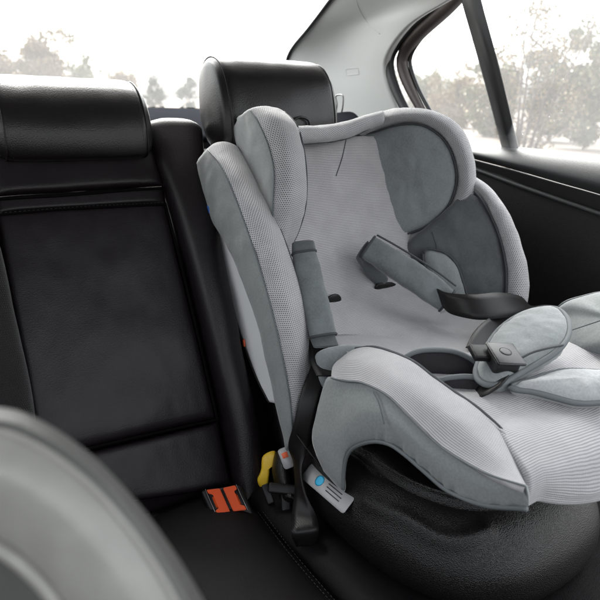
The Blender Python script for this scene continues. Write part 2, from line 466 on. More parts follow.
tree('tree', gpt(430, 60), 3.4, 7, 'leafg', 'low hazy tree at the back corner of the quarter window', 'tree', 'trees along the field edge', 2, 1800, .2, .05, 10)
tree('tree', gpt(42, 60), 5.4, 6.5, 'leafo', 'broad ochre tree behind the middle headrest, tallest in the rear window', 'tree', 'trees beyond the rear window', 2, 2600, .22, .1, 11)
tree('tree', gpt(8, 70), 3.3, 6.0, 'leafd', 'low dark tree at the far left edge of the rear window', 'tree', 'trees beyond the rear window', 2, 1500, .24, .05, 12)
tree('tree', gpt(84, 75), 3.5, 6.5, 'leafg', 'low green tree just right of the broad ochre tree', 'tree', 'trees beyond the rear window', 2, 1500, .24, .05, 13)
tree('tree', gpt(120, 80), 3.6, 5.0, 'leafo', 'small ochre tree behind the right end of the middle headrest', 'tree', 'trees beyond the rear window', 2, 1300, .24, .05, 14)
tree('tree', gpt(154, 50), 2.7, 2.0, 'leafd', 'narrow dark tree between the two headrests, the left one of the pair', 'tree', 'trees beyond the rear window', 1, 900, .10, .0, 15)
tree('tree', gpt(190, 50), 2.9, 2.2, 'leafd', 'narrow dark tree close beside the grey side of the outer headrest', 'tree', 'trees beyond the rear window', 1, 900, .10, .0, 16)

# ================================================================== CABIN
car = empty('car_body', (.31, 1.9, .0), 'pale grey cabin lining, rear pillar and rear window around the back seats', 'car interior')
patch('pillar_trim', [
    [PX(372, -120, 1.09), PX(450, -125, 1.07), PX(540, -125, 1.07)],
    [PX(352, -30, 1.20), PX(420, -30, 1.19), PX(486, -26, 1.15)],
    [PX(328, 3, 1.24), PX(385, 8, 1.27), PX(452, -2, 1.20)],
    [PX(309, 28, 1.26), PX(352, 30, 1.31), PX(408, 26, 1.26)],
    [PX(290, 53, 1.29), PX(335, 60, 1.34), PX(386, 58, 1.30)],
    [PX(284, 78, 1.30), PX(335, 92, 1.35), PX(388, 86, 1.32)],
    [PX(280, 120, 1.31), PX(340, 126, 1.36), PX(402, 122, 1.34)]], 'trim', car, 40, 44, .02)
tube('pillar_edge', [PX(373, -120, 1.09), PX(354, -34, 1.19), PX(328, 3, 1.236), PX(309, 28, 1.256), PX(289.5, 53, 1.286), PX(283, 80, 1.296)], .006, 'trimdark', car, 30, 8)
# small embossed tag
pt = [o for o in car.children if o.name.startswith('pillar_trim')][0]
def hit0(ob, x, y):
    from mathutils.bvhtree import BVHTree
    t = BVHTree.FromPolygons([v.co for v in ob.data.vertices], [p.vertices[:] for p in ob.data.polygons])
    return t.ray_cast(EYE, ray(x, y).normalized())[0]
tube('seam', [h for h in (hit0(pt, *q) for q in ((355, -12), (358, 6), (367, 22), (380, 34), (396, 40))) if h], .0016, 'trim', car, 30, 6)
tube('pillar_badge', [hit0(pt, *q) for q in ((346, 69.5), (352, 68.5), (358, 68), (358.5, 71), (359, 74), (353, 74.8), (347, 75.5), (346.5, 72.5))], .0012, 'trim', car, 60, 6, True)
# rear glass: a raked pane; its lower edge sits on the shelf
def RG(X, z): return V((X, 1.675+(1.408-z)*2.3, z))
me = bpy.data.meshes.new('rear_window'); me.from_pydata([RG(-.75, 1.06), RG(1.38, 1.06), RG(1.22, 1.52), RG(-.70, 1.52)], [], [[0, 1, 2, 3]])
o = link('rear_window', me, 'rglass', car)
sh = PZ(172, 109, 1.035)
YS = 2.40
zs = PY(172, 108, YS).z
def flat(name, rows, mat, parent, th=.012): return patch(name, rows, mat, parent, 12, 12, th)
flat('rear_shelf', [[V((-.8, 1.36, zs-.05)), V((.4, 1.36, zs-.05)), V((1.40, 1.36, zs-.05))], [V((-.8, 1.6, zs-.01)), V((.4, 1.6, zs-.01)), V((1.40, 1.6, zs-.01))], [V((-.8, YS, zs)), V((.4, YS, zs)), V((1.40, YS, zs))]], 'shelf', car)
flat('shelf_lip', [[V((-.8, YS+.001, zs-.3)), V((1.4, YS+.001, zs-.3))], [V((-.8, YS+.001, zs+.0)), V((1.4, YS+.001, zs+.0))]], 'shelf', car)
# roof lining from behind the camera to the rear glass, and what closes the cabin below
flat('roof_lining', [[V((-.78, -.30, 1.45)), V((.3, -.30, 1.51)), V((1.20, -.30, 1.45))], [V((-.78, .6, 1.49)), V((.3, .6, 1.55)), V((1.21, .6, 1.49))], [V((-.72, 1.40, 1.50)), V((.3, 1.40, 1.53)), V((1.18, 1.40, 1.50))]], 'trim', car, .03)
flat('floor_pan', [[V((-1.0, -1.0, .0)), V((1.42, -1.0, .0))], [V((-1.0, 1.3, .0)), V((1.42, 1.3, .0))]], 'trimdark', car)
flat('side_wall', [[V((-.95, -1.0, 0)), V((-.95, 2.0, 0))], [V((-.95, -1.0, .93)), V((-.95, 2.0, .97))]], 'door', car, .03)

flat('dash_blocker', [[V((-1.0, -1.05, 0)), V((1.4, -1.05, 0))], [V((-1.0, -1.05, .92)), V((1.4, -1.05, .92))], [V((-1.0, -1.5, 1.04)), V((1.4, -1.5, 1.04))]], 'matt', car, .03)  # unseen dash, added and raised to block light from the front
# belt hanger loop on the pillar, and the grey belt cover on the shelf
guide = empty('belt_guide', PX(336, 104, 1.22), 'small steel loop standing behind the outer headrest at the pillar', 'belt guide')
tube('loop', [PX(q[0], q[1], 1.22) for q in ((336, 96), (342.5, 95.5), (343, 104), (341, 113), (336.5, 112), (337, 104))], .0026, 'chrome', guide, 40, 8, True)
patch('guide_cover', [[PX(334, 113, 1.20), PX(352, 112, 1.24), PX(362, 121, 1.24)], [PX(335, 124, 1.15), PX(346, 126, 1.17), PX(362, 127, 1.19)]], 'shelf', guide, 12, 12, .01)

# ================================================================== REAR DOOR
door = empty('rear_door', (1.38, .8, .3), 'black rear door with grey soft sill and rain flecked window beside the child seat', 'car door')
XD = 1.36
patch('door_panel', [
    [PX(430, 150, XD+.01), PX(465, 163, XD+.012), PX(530, 185, XD+.012), PX(600, 210, XD+.012), PX(680, 240, XD+.012)],
    [PX(430, 200, XD), PX(470, 215, XD), PX(530, 240, XD), PX(600, 265, XD), PX(680, 300, XD)],
    [PX(430, 300, XD+.0), PX(470, 310, XD), PX(530, 320, XD), PX(600, 340, XD), PX(680, 370, XD)],
    [PX(430, 520, XD), PX(470, 520, XD), PX(530, 520, XD), PX(600, 520, XD), PX(680, 520, XD)]], 'door', door, 40, 40, .03)
patch('sill_trim', [
    [PX(425, 134, XD+.06), PX(470, 141, XD+.06), PX(515, 146.5, XD+.06), PX(560, 151, XD+.06), PX(602, 155, XD+.06), PX(690, 163, XD+.06)],
    [PX(428, 139, XD+.02), PX(470, 146, XD+.018), PX(515, 151, XD+.015), PX(560, 157, XD+.012), PX(602, 163, XD+.01), PX(690, 175, XD+.01)],
    [PX(430, 144, XD-.004), PX(470, 153, XD-.008), PX(515, 163, XD-.012), PX(560, 173, XD-.015), PX(602, 183, XD-.018), PX(690, 203, XD-.02)],
    [PX(432, 147, XD+.012), PX(470, 158, XD+.008), PX(515, 170, XD+.004), PX(560, 183, XD), PX(602, 195, XD), PX(690, 222, XD)]], 'sill', door, 60, 24, .01)
patch('inset_strip', [
    [PX(432, 148, XD+.014), PX(470, 159, XD+.012), PX(515, 171, XD+.010), PX(560, 184, XD+.008), PX(602, 196, XD+.008), PX(690, 223, XD+.008)],
    [PX(434, 155, XD+.016), PX(468, 166, XD+.014), PX(515, 183, XD+.012), PX(560, 199, XD+.01), PX(602, 213, XD+.01), PX(690, 243, XD+.01)]], 'matt', door, 50, 12, .008)
tube('trim_ridge', [PX(434, 155, XD+.005), PX(468, 166.5, XD+.003), PX(515, 184, XD), PX(560, 200, XD), PX(602, 214.5, XD), PX(690, 246, XD)], .0055, 'sill', door, 60, 8)
patch('armrest', [
    [PX(470, 312, XD), PX(530, 311, XD), PX(600, 322, XD), PX(680, 340, XD)],
    [PX(470, 314, XD-.07), PX(530, 313, XD-.08), PX(600, 325, XD-.085), PX(680, 345, XD-.085)],
    [PX(470, 350, XD-.07), PX(530, 350, XD-.08), PX(600, 360, XD-.085), PX(680, 380, XD-.085)]], 'matt', door, 30, 16, .01)
# window frame: rubber edge round the quarter light, then the dividing bar
XW = XD-.03
tube('window_seal', [PX(q[0], q[1], XW) for q in ((560, -125), (470, -34), (440, -1), (410, 27), (392, 52), (390, 70), (398, 95), (412, 122))],
     lambda t: .013+.004*math.sin(t*math.pi), 'trimdark', door, 60, 10)
tube('inner_seal', [PX(q[0], q[1], XW+.02) for q in ((570, -125), (480, -30), (450, 4), (420, 32), (405, 52), (403, 68), (412, 92), (428, 122))],
     lambda t: .011+.012*math.sin(t*math.pi), 'brown', door, 60, 10)
tube('window_bead', [PX(q[0], q[1], XW+.03) for q in ((576, -125), (486, -30), (457, 3), (427, 32), (412, 53), (411, 68), (420, 92), (438, 125), (445, 140))], .006, 'gloss', door, 60, 8)
patch('division_bar', [[PX(423, -120, XW), PX(431, -120, XW-.012), PX(442, -120, XW)], [PX(451, -40, XW), PX(459, -40, XW-.012), PX(470, -40, XW)], [PX(461, 0, XW), PX(470, 0, XW-.012), PX(481, 0, XW)], [PX(481, 70, XW+.01), PX(490, 70, XW-.004), PX(500, 70, XW+.01)], [PX(505, 160, XW+.085), PX(513, 160, XW+.075), PX(521, 160, XW+.085)]], 'trimdark', door, 16, 24, .02)
def pane(name, pts, mat):
    me = bpy.data.meshes.new(name); me.from_pydata(pts, [], [list(range(len(pts)))]); return link(name, me, mat, door)
pane('quarter_glass', [PX(x, y, XW+.05) for x, y in ((380, 135), (380, -110), (447, -110), (490, 70), (512, 155))], 'glass')
pane('window_glass', [PX(x, y, XW+.05) for x, y in ((512.5, 155), (490.5, 70), (447.5, -110), (760, -110), (760, 190))], 'glass')

# ================================================================== REAR BENCH
TB = math.tan(rad(28)); NB = V((0, -math.cos(rad(28)), math.sin(rad(28))))
P0 = V((.313, 1.25, .962))
def BP(x, y, off=0): return PP(x, y, P0+NB*off, NB)
def BX(X, z, off=0): return V((X, 1.25+(z-.962)*TB, z))+NB*off
bench = empty('rear_bench_seat', (.4, 1.0, .1), 'black leather rear bench seat with padded backrest and two headrests', 'car seat')
back = finish('backrest', grid_mesh('b', [[BX(-.25, .25, -.03), BX(1.34, .25, -.03)], [BX(-.25, 1.0, -.03), BX(1.34, 1.0, -.03)]]), 'black', bench, True)
md = back.modifiers.new('thickness', 'SOLIDIFY'); md.thickness = .06; md.offset = -1
def bpad(name, q, H, e=10, mat='black', wr=.0012, nu=40, nv=40): return pad(name, [BP(*p) if isinstance(p, tuple) else p for p in q], mat, back, H, nu, nv, e, .02, wr, NB)
bpad('centre_panel', [(37, 449+12), (217, 419), (163.5, 196), (-7, 207)], .012, 14, wr=.0018)
bpad('lower_panel', [(36, 515), (232, 487), (218, 421), (37, 464)], .014, 10)
bpad('top_panel', [(-6, 197), (164, 186), (154, 150), (-12, 158)], .018, 8)
# folded pull band across the top of the centre panel
bd = bpad('pull_band', [(-6, 215), (166, 204), (163, 187), (-7, 198)], .016, 6, wr=.0006)
tube('band_fold_shade', [BP(-6, 214.5, .013), BP(60, 209, .014), BP(130, 205.5, .014), BP(166, 204, .012)], .0034, 'seamshade', back, 40, 8)  # dark tubes along the band edges paint the seam shade
tube('band_fold_shade', [BP(-4, 199, .014), BP(60, 195.5, .018), BP(130, 190, .018), BP(163, 188, .014)], .0030, 'seamshade', back, 40, 8)
bpad('shelf_panel', [(-10, 165), (156, 155), (146, 112), (-16, 118)], -.004, 8)
stitches('stitching', [BP(-5, 213.3, .0165), BP(80, 206.7, .0175), BP(165, 202.5, .0165)], 'thread', bd)

tube('seam', [BP(165, 203, .008), BP(180, 260, .010), BP(199, 340, .010), BP(217.5, 420, .010)], .0032, 'seamshade', back, 60, 8)  # dark tubes over the panel edges, seam shade as colour
tube('seam', [BP(37, 461, .008), BP(120, 441, .010), BP(217, 419.5, .008)], .003, 'seamshade', back, 60, 8)  # dark tube along the lower panel edge, seam shade as colour
def roll(name, pts, wl, wr_, h, parent, mat='black'):
    """padded side roll: spine points on the seat plane in pixels with half widths"""
    secs = []
    for (x, y), a, b, hh in zip(pts, wl, wr_, h):
        c = BP(x, y); S = V((0, math.sin(rad(28)), math.cos(rad(28))))
        s = []
        for k in range(12):
            t = k/12*2*math.pi; cx = math.cos(t); sx = math.sin(t)
            w = (b if cx > 0 else a)
            s.append(c+V((1, 0, 0))*(w*math.copysign(abs(cx)**.75, cx))+NB*((hh if sx > 0 else .03)*math.copysign(abs(sx)**.8, sx)))
        secs.append(s)
    return loft(name, secs, mat, parent, 48, 60, ends=(.03, .02))
roll('side_bolster', [(178, 131), (188, 190), (205, 270), (222, 350), (240, 430), (250, 500)], [.085, .056, .046, .040, .038, .036], [.058, .046, .040, .036, .034, .034], [.024, .046, .055, .055, .05, .035], back)
roll('side_bolster', [(-46, 150), (-38, 215), (-20, 300), (0, 390), (10, 440), (20, 500)], [.06, .06, .06, .06, .06, .06], [.045, .05, .05, .05, .045, .04], [.03, .045, .05, .05, .045, .03], back, 'perfblack')
# outer seat back beside it, mostly behind the child seat
pad('outer_panel', [BX(.60, .30, .005), BX(1.26, .30, .005), BX(1.26, .98, .005), BX(.62, .98, .005)], 'black', back, .03, 40, 40, 10, .02, .002, NB)
for dx in (0, .010):
    stitches('stitching', [BX(.622+dx, .93, .034), BX(.612+dx, .70, .036), BX(.604+dx+.01, .5, .036), BX(.598+dx+.015, .33, .034)], 'thread', back)
roll('bench_edge', [(120, 524), (160, 515), (200, 503), (235, 492)], [.04]*4, [.04]*4, [.012]*4, back)
# cushion
def CP(x, y, z=.33): return PZ(x, y, z)
cush = pad('seat_cushion', [V((-.3, .20, .31)), V((.500, .20, .31)), V((.497, .93, .305)), V((-.3, .95, .305))], 'blackcush', bench, .035, 40, 40, 12, .1, .0015, V((0, 0, 1)))
cush2 = pad('seat_cushion', [V((.488, .20, .312)), V((1.34, .20, .31)), V((1.34, .95, .305)), V((.485, .93, .307))], 'blackcush', bench, .035, 40, 40, 12, .1, .0015, V((0, 0, 1)))
for dx in (0, 5):
    stitches('stitching', [PZ(258+dx, 512, .346), PZ(285+dx, 548, .347), PZ(310+dx, 578, .347), PZ(335+dx, 606, .347)], 'thread', cush2)
flat('gap_light_block', [[V((-.3, .19, .296)), V((1.34, .19, .296))], [V((-.3, 1.0, .296)), V((1.34, 1.0, .296))]], 'matt', bench, .03)  # unseen black sheet added to stop light in the cushion gap
flat('seat_base', [[V((-.3, .2, .02)), V((1.34, .2, .02))], [V((-.3, .2, .30)), V((1.34, .2, .30))]], 'matt', bench, .03)

def headrest(name, xl, xr, prof, mat='headleather', seamx=(.012, .012), parent=bench, dx=0):
    """one padded block: profile (y, z) swept across the seat with crowned ends"""
    secs = []; W = xr-xl
    for f, s in ((0, .86), (.035, .955), (.09, .99), (.3, 1.0), (.7, 1.0), (.91, .99), (.965, .955), (1, .86)):
        cy = sum(p[0] for p in prof)/len(prof); cz = sum(p[1] for p in prof)/len(prof)
        secs.append([V((xl+W*f+dx*(p[1]-cz), cy+(p[0]-cy)*s, cz+(p[1]-cz)*s)) for p in prof])
    o = loft(name, secs, mat, parent, 56, 50, ends=(.012, .012))
    for f, s in ((.028, .952), (.972, .952)):
        tube('seam', [V((xl+W*f+dx*(p[1]-cz), cy+(p[0]-cy)*s, cz+(p[1]-cz)*s)) for p in prof], .0016, 'black', o, 80, 6, True)
        g = .010 if f < .5 else -.010
        stitches('stitching', even([V((xl+W*f+g+dx*(p[1]-cz), cy+(p[0]-cy)*(s+.022), cz+(p[1]-cz)*(s+.022))) for p in prof], 60, True), 'thread', o)
    return o
# profiles: front face from bottom to top, over the crown, down the back
headrest('headrest', .166, .452, [(1.235, .972), (1.208, .985), (1.206, 1.025), (1.216, 1.062), (1.236, 1.096), (1.266, 1.121), (1.308, 1.131), (1.330, 1.105), (1.335, 1.06), (1.325, 1.0), (1.29, .968)])
h2 = headrest('headrest', .612, .915, [(1.205, .985), (1.168, 1.0), (1.166, 1.05), (1.178, 1.105), (1.202, 1.156), (1.238, 1.187), (1.285, 1.192), (1.318, 1.165), (1.322, 1.10), (1.31, 1.04), (1.262, .985)])
for X, Y in ((.245, 1.28), (.375, 1.28)): tube('headrest_post', [V((X, Y+.02, 1.0)), V((X, Y, .93))], .007, 'chrome', bench, 6, 10)
for X in (.71, .86): tube('headrest_post', [V((X, 1.25, 1.02)), V((X, 1.23, .93))], .007, 'chrome', bench, 6, 10)
tube('strap_slot', [PY(q[0], q[1], 1.16) for q in ((294, 120), (300, 117), (308, 120), (310, 128))], .003, 'gloss', h2, 24, 6)

# ================================================================== BELT BUCKLES
bk = empty('belt_buckle', PD(228, 520, 1.2), 'twin black belt buckle with two orange red release buttons on the bench', 'belt buckle')
bc = PD(226.5, 500, 1.135); bz = (EYE+V((0, 0, .25))-bc).normalized()
ang = rad(14)
bx0 = (PD(240, 499.5, 1.18)-PD(214, 504.5, 1.18)).normalized(); bx = (bx0-bz*bx0.dot(bz)).normalized(); by = bz.cross(bx)
by = (by - bx*.32).normalized()
box('housing', (bc-bz*.040-by*.005, bx, by, bz), (.080, .066, .074), 'matt', bk, .006, 3)
def button(side):
    """C-shaped press button, its notch open to the outer side"""
    s = side; o = bc+bx*(s*.0165)
    pts = [(-.5, .5), (.45, .53), (.45, .36), (.12, .30), (.12, -.30), (.45, -.34), (.45, -.52), (-.5, -.5)]
    bm = bmesh.new(); w, h = .0265, .0490
    fr = [bm.verts.new(o+bx*(s*x*w)+by*(y*h)+bz*.004) for x, y in pts]; bkv = [bm.verts.new(o+bx*(s*x*w*1.04)+by*(y*h*1.03)-bz*.006) for x, y in pts]
    bm.faces.new(fr); bm.faces.new(bkv[::-1])
    for i in range(8): bm.faces.new((fr[i], bkv[i], bkv[(i+1) % 8], fr[(i+1) % 8]))
    bmesh.ops.bevel(bm, geom=bm.edges[:], offset=.0012, segments=2, affect='EDGES')
    ob = finish('release_button', bm, 'red', bk)
    w2, h2_ = .010, .020
    q = [o+bx*(s*.001)+by*.0115+bz*.0035, o+bx*(s*.001)-by*.0145+bz*.0035, o+bx*(s*.009)-by*.012-bz*.004, o+bx*(s*.009)+by*.010-bz*.004]
    patch('button_ramp', [[q[0], q[1]], [q[3], q[2]]], 'red', ob, 6, 6, .001)
    for p in ob.data.polygons: p.use_smooth = False
    box('slot_edge', (o+bx*(s*.0140)-bz*.0015, bx, by, bz), (.0015, .056, .008), 'chrome', bk, .0005, 1)
button(-1); button(1)

# ================================================================== CHILD SEAT
cs = empty('child_seat', (.85, .7, .33), 'pale grey and slate padded child car seat on a black base', 'child seat')

# --- shell behind the padding
def shellsec(y, z, w, d): return [V((.85-w, y, z)), V((.85-w*.7, y+d, z+.01)), V((.85+w*.7, y+d, z+.01)), V((.85+w, y, z)), V((.85+w*.6, y-.02, z)), V((.85-w*.6, y-.02, z))]
loft('shell', [shellsec(1.15, 1.01, .17, .03), shellsec(1.14, .95, .24, .05), shellsec(1.10, .8, .27, .07), shellsec(1.02, .66, .27, .10), shellsec(.96, .54, .26, .10), shellsec(.90, .46, .25, .08)], 'gloss', cs, 40, 40, ends=(.03, .03))
loft('shell', [[V((.70, y, z0)), V((1.04, y, z0)), V((1.08, y, z1)), V((.66, y, z1))] for y, z0, z1 in ((.95, .50, .60), (.8, .50, .60), (.6, .51, .61), (.47, .53, .61), (.40, .56, .61))], 'matt', cs, 40, 30, ends=(.02, .02))

# --- back pad and cushion
def prof_row(pr, xs, bow):
    return [[V((.85+x*w, y-bow*(x*x), z)) for x in xs] for y, z, w in pr]
XS = (-1, -.6, -.2, .2, .6, 1)
bp = patch('back_pad', prof_row([(1.115, 1.025, .21), (1.10, 1.0, .21), (1.062, .88, .20), (1.02, .78, .19), (.955, .70, .185), (.86, .655, .18), (.75, .645, .18), (.70, .64, .18)], XS, .016), 'ribback', cs, 60, 90, .03)
loft('top_rim', [[PY(x+a, y+b*s, Y+d) for a, b, d in ((0, -8, 0), (0, -3, -.018), (0, 6, -.014), (0, 10, .015), (0, 2, .06), (0, -6, .04))] for x, y, Y, s in ((280, 136, 1.02, 1), (300, 134, 1.035, 1), (325, 133, 1.055, 1), (347, 129.5, 1.065, 1), (366, 122, 1.07, .9), (382, 117, 1.075, .75))], 'perf', cs, 30, 60, ends=(.01, .01))
tube('piping', [PY(x, y, Y) for x, y, Y in ((292, 146, 1.02), (310, 143.5, 1.045), (335, 141, 1.06), (352, 136.5, 1.07), (370, 128, 1.07))], .0022, 'piping', cs, 50, 8)
tube('fabric_crease', [PY(346, 140, 1.055), PY(342, 158, 1.045), PY(336, 176, 1.04)], .0013, 'piping', cs, 20, 6)
for q in ((335, 300, .935, .9), (387, 288, .945, 1.5)):
    pillow('harness_slot', [PY(q[0]+a*q[3], q[1]+b, q[2]) for a, b in ((-7, -4), (2, -6), (7, -2), (5, 4), (-4, 6), (-8, 2))], V((-.3, -1, .3)), .003, .004, 'matt', cs, 30, 4)

cushion = patch('seat_pad', prof_row([(.84, .650, .21), (.70, .655, .21), (.60, .664, .205), (.50, .666, .205), (.43, .664, .21), (.385, .655, .225), (.352, .641, .231), (.343, .622, .235), (.344, .600, .236), (.354, .584, .233), (.42, .574, .228)], XS, .0), 'rib', cs, 60, 100, .02)
for v in cushion.data.vertices:
    d = (abs(v.co.x-.85)/.2); v.co.z += .010*min(1, d)**2
    q = max(0, min(1, (.66-v.co.z)/.05)); v.co.z -= .036*q*max(0, 1-min(1, d)**2); v.co.y -= .025*q*max(0, 1-min(1, d)**2)
    v.co.z += .004*math.sin(v.co.y*60+v.co.x*14)*math.exp(-((v.co.y-.45)/.1)**2)

# --- left body wing
LW = [  # (back silhouette) (side seam) (mesh middle) (piping edge)
    ((198, 168), (208, 150), (222, 143), (238, 147)),
    ((200, 190), (221, 166), (240, 172), (256, 180)),
    ((211, 219), (236, 200), (256, 206), (274, 215)),
    ((230, 252), (253, 247), (273, 250), (290, 256)),
    ((252, 306), (269, 300), (288, 300), (304, 306)),
    ((266, 357), (281, 350), (298, 350), (311, 356)),
    ((277, 408), (290, 400), (303, 398), (312, 400)),
    ((287, 449), (293, 440), (299, 436), (303, 434))]
secs = []
for a, b, c, d in LW:
    pa, pb, pc, pd_ = PX(*a, .556), PX(*b, .550), PX(*c, .575), PX(*d, .622)
    pab = (pa+pb)/2+V((-.006, 0, 0))
    k = .03 if a[1] < 175 else 0
    pe = pd_+V((.012, .07, .01-k)); pf = V((.602, pa.y-.005, pa.z-k*1.3))
    secs.append([pa, pab, pb, pc, pd_, pe, pf])
lw = loft('side_wing', secs, ['side', 'perf'], cs, 70, 90, mat_of=lambda u, v: 1 if .285 < u < .62 else 0, ends=(.02, .015))
tube('piping', [PX(*d, .624) for a, b, c, d in LW], .0024, 'piping', lw, 70, 8)
tube('piping', [PX(*b, .549) for a, b, c, d in LW], .0016, 'pipingl', lw, 70, 8)
# pale shell plate behind the wing
pl = patch('side_plate', [[PX(*p, .572) for p in r] for r in (
    ((208, 212), (214, 214), (222, 216)), ((212, 240), (223, 242), (236, 244)), ((221, 272), (236, 274), (250, 276)), ((230, 304), (246, 306), (260, 308)), ((243, 342), (258, 343), (270, 345)), ((257, 378), (268, 379), (278, 380)), ((269, 402), (274, 403), (282, 405)))], 'pale', cs, 16, 50, .012)
tube('plate_edge', [PX(*p, .571) for p in ((204, 203), (207, 212), (211.5, 240), (220.5, 272), (229.5, 304), (242.5, 342), (256.5, 378), (269, 403))], .0022, 'matt', pl, 50, 8)
box('side_clip', (PX(207, 209, .552), V((0, -1, 0)), V((0, 0, 1)), V((-1, 0, 0))), (.035, .018, .008), 'blue', cs, .002)
for q in ((229.5, 297), (244, 343)):
    box('side_mark', (PX(*q, .568), V((0, -.95, .2)).normalized(), V((0, .2, .95)).normalized(), V((-1, 0, 0))), (.006, .016, .004), 'orange', pl, .001)

# --- left head wing
HW = [((237, 116), (250, 110), (266, 106.5), (284, 112)),
      ((233.5, 128), (258, 122), (278, 118), (297, 126)),
      ((238, 152), (268, 145), (288, 142), (304, 152)),
      ((246, 180), (274, 172), (292, 170), (306.5, 180)),
      ((258, 210), (273, 203), (291, 202), (305, 208)),
      ((268, 235), (273, 228), (287, 230), (298, 232)),
      ((276, 250), (278, 246), (284, 248), (290, 248))]
secs = []
for a, b, c, d in HW:
    pa, pb, pc, pd_ = PX(*a, .628), PX(*b, .612), PX(*c, .640), PX(*d, .695)
    k = .035 if a[1] < 120 else (.012 if a[1] < 130 else 0)
    pa = pa-V((0, 0, k*.35))
    secs.append([pa, (pa+pb)/2+V((-.004, -.004, 0)), pb, pc, pd_, pd_+V((.01, .08, .01-k)), V((.665, pa.y+.02, pa.z-k))])
hw = loft('head_wing', secs, ['side', 'perf'], cs, 70, 80, mat_of=lambda u, v: 1 if .285 < u < .62 else 0, ends=(.018, .01))
tube('piping', [PX(*d, .697) for a, b, c, d in HW], .0024, 'piping', hw, 70, 8)
tube('piping', [PX(*b, .611) for a, b, c, d in HW], .0014, 'pipingl', hw, 70, 8)

# --- right head wing: suede cheek inside a mesh rim
HN = V((-.84, -.54, .06)).normalized(); HP = V((1.03, 1.07, .98))
def HWp(x, y, off=0): return PP(x, y, HP+HN*off, HN)
cheek = [(359, 141), (378, 131), (402, 124.5), (424, 126), (443, 139), (454, 160), (456, 184), (448, 206), (432, 223), (410, 233), (386, 240), (374, 215), (367, 180)]
rhw = pillow('head_wing', [HWp(*p, .012) for p in cheek], HN, .018, .05, 'suede', cs, 120, 16, center=HWp(410, 180, .012), power=3, wr=.0010)
tube('piping', [HWp(*p, .016) for p in cheek], .0024, 'piping', rhw, 140, 8, True)
rim_in = [(350, 138), (359, 139.5), (378, 129.5), (402, 123), (424, 124.5), (444, 138), (455.5, 160), (457.5, 185), (449, 208), (433, 225), (411, 235)]
rim_mid = [(350, 133), (356, 133), (377, 122), (403, 115), (430, 117), (453, 133), (466, 160), (467, 190), (456, 214), (437, 233), (413, 241)]
rim_out = [(349, 127), (352, 126), (374, 115), (403, 108.5), (435, 112), (461, 129), (473.5, 160), (473.5, 195), (460, 222), (439, 240), (414, 246)]
rim_in = [(332, 142)]+rim_in; rim_mid = [(332, 137)]+rim_mid; rim_out = [(332, 133)]+rim_out
secs = []
for i, (a, b, c) in enumerate(zip(rim_in, rim_mid, rim_out)):
    k = -.05 if i == 0 else 0
    pa, pb, pc = HWp(*a, .010+k), HWp(*b, .030+k), HWp(*c, .008+k)
    secs.append([pa, pb, pc, HWp(*c, -.03+k), HWp(*b, -.05+k), HWp(*a, -.03+k)])
loft('wing_rim', secs, 'perf', rhw, 48, 100, ends=(.004, .01))

# --- right body wing
BN = V((-.86, -.48, .16)).normalized(); BW0 = V((1.12, .84, .80))
def BWp(x, y, off=0): return PP(x, y, BW0+BN*off, BN)
inner = [(398, 262), (410, 240), (440, 215), (462, 196), (476, 196), (490, 215), (500, 240), (505, 268), (505, 296), (502, 325), (480, 345), (450, 330), (425, 300)]
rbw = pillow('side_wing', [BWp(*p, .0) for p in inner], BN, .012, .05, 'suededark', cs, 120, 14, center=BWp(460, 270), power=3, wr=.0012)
tube('piping', [BWp(*p, .010) for p in ((474, 191), (481, 199), (490, 214), (500.5, 240), (506, 268), (506, 296), (503, 326))], .0026, 'piping', rbw, 80, 8)
tube('fabric_crease', [BWp(432, 232, .0115), BWp(436, 245, .0125), BWp(438, 258, .013)], .0011, 'piping', rbw, 16, 6)
o_in = [(455, 184), (476, 191), (491, 213), (501, 240), (507, 268), (507, 296), (504, 330)]
o_out = [(460, 172), (485, 184), (506, 210), (519, 240), (527, 270), (527.5, 296), (522, 330)]
secs = []
for a, c in zip(o_in, o_out):
    b = ((a[0]+c[0])/2, (a[1]+c[1])/2)
    k = -.075 if a[1] < 187 else (-.02 if a[1] < 200 else 0)
    secs.append([BWp(*a, .006+k), BWp(*b, .020+k), BWp(*c, .004+k), BWp(*c, -.05+k), BWp(*b, -.07+k), BWp(*a, -.03+k)])
loft('wing_rim', secs, 'perf', rbw, 44, 90, ends=(.01, .01))
# small inner pad with dark piping against the right wing
ip = [(423, 254), (440, 251), (455, 262), (464, 285), (472, 318), (474, 340), (455, 330), (436, 300)]
IPn = V((-.7, -.65, .3)).normalized(); IP0 = BWp(450, 290, .03)
sp = pillow('insert_pad', [PP(*p, IP0, IPn) for p in ip], IPn, .014, .012, 'suedel', cs, 80, 10, wr=.0008)
tube('piping', [PP(*p, IP0+IPn*.004, IPn) for p in ip], .0028, 'piping', sp, 90, 8, True)

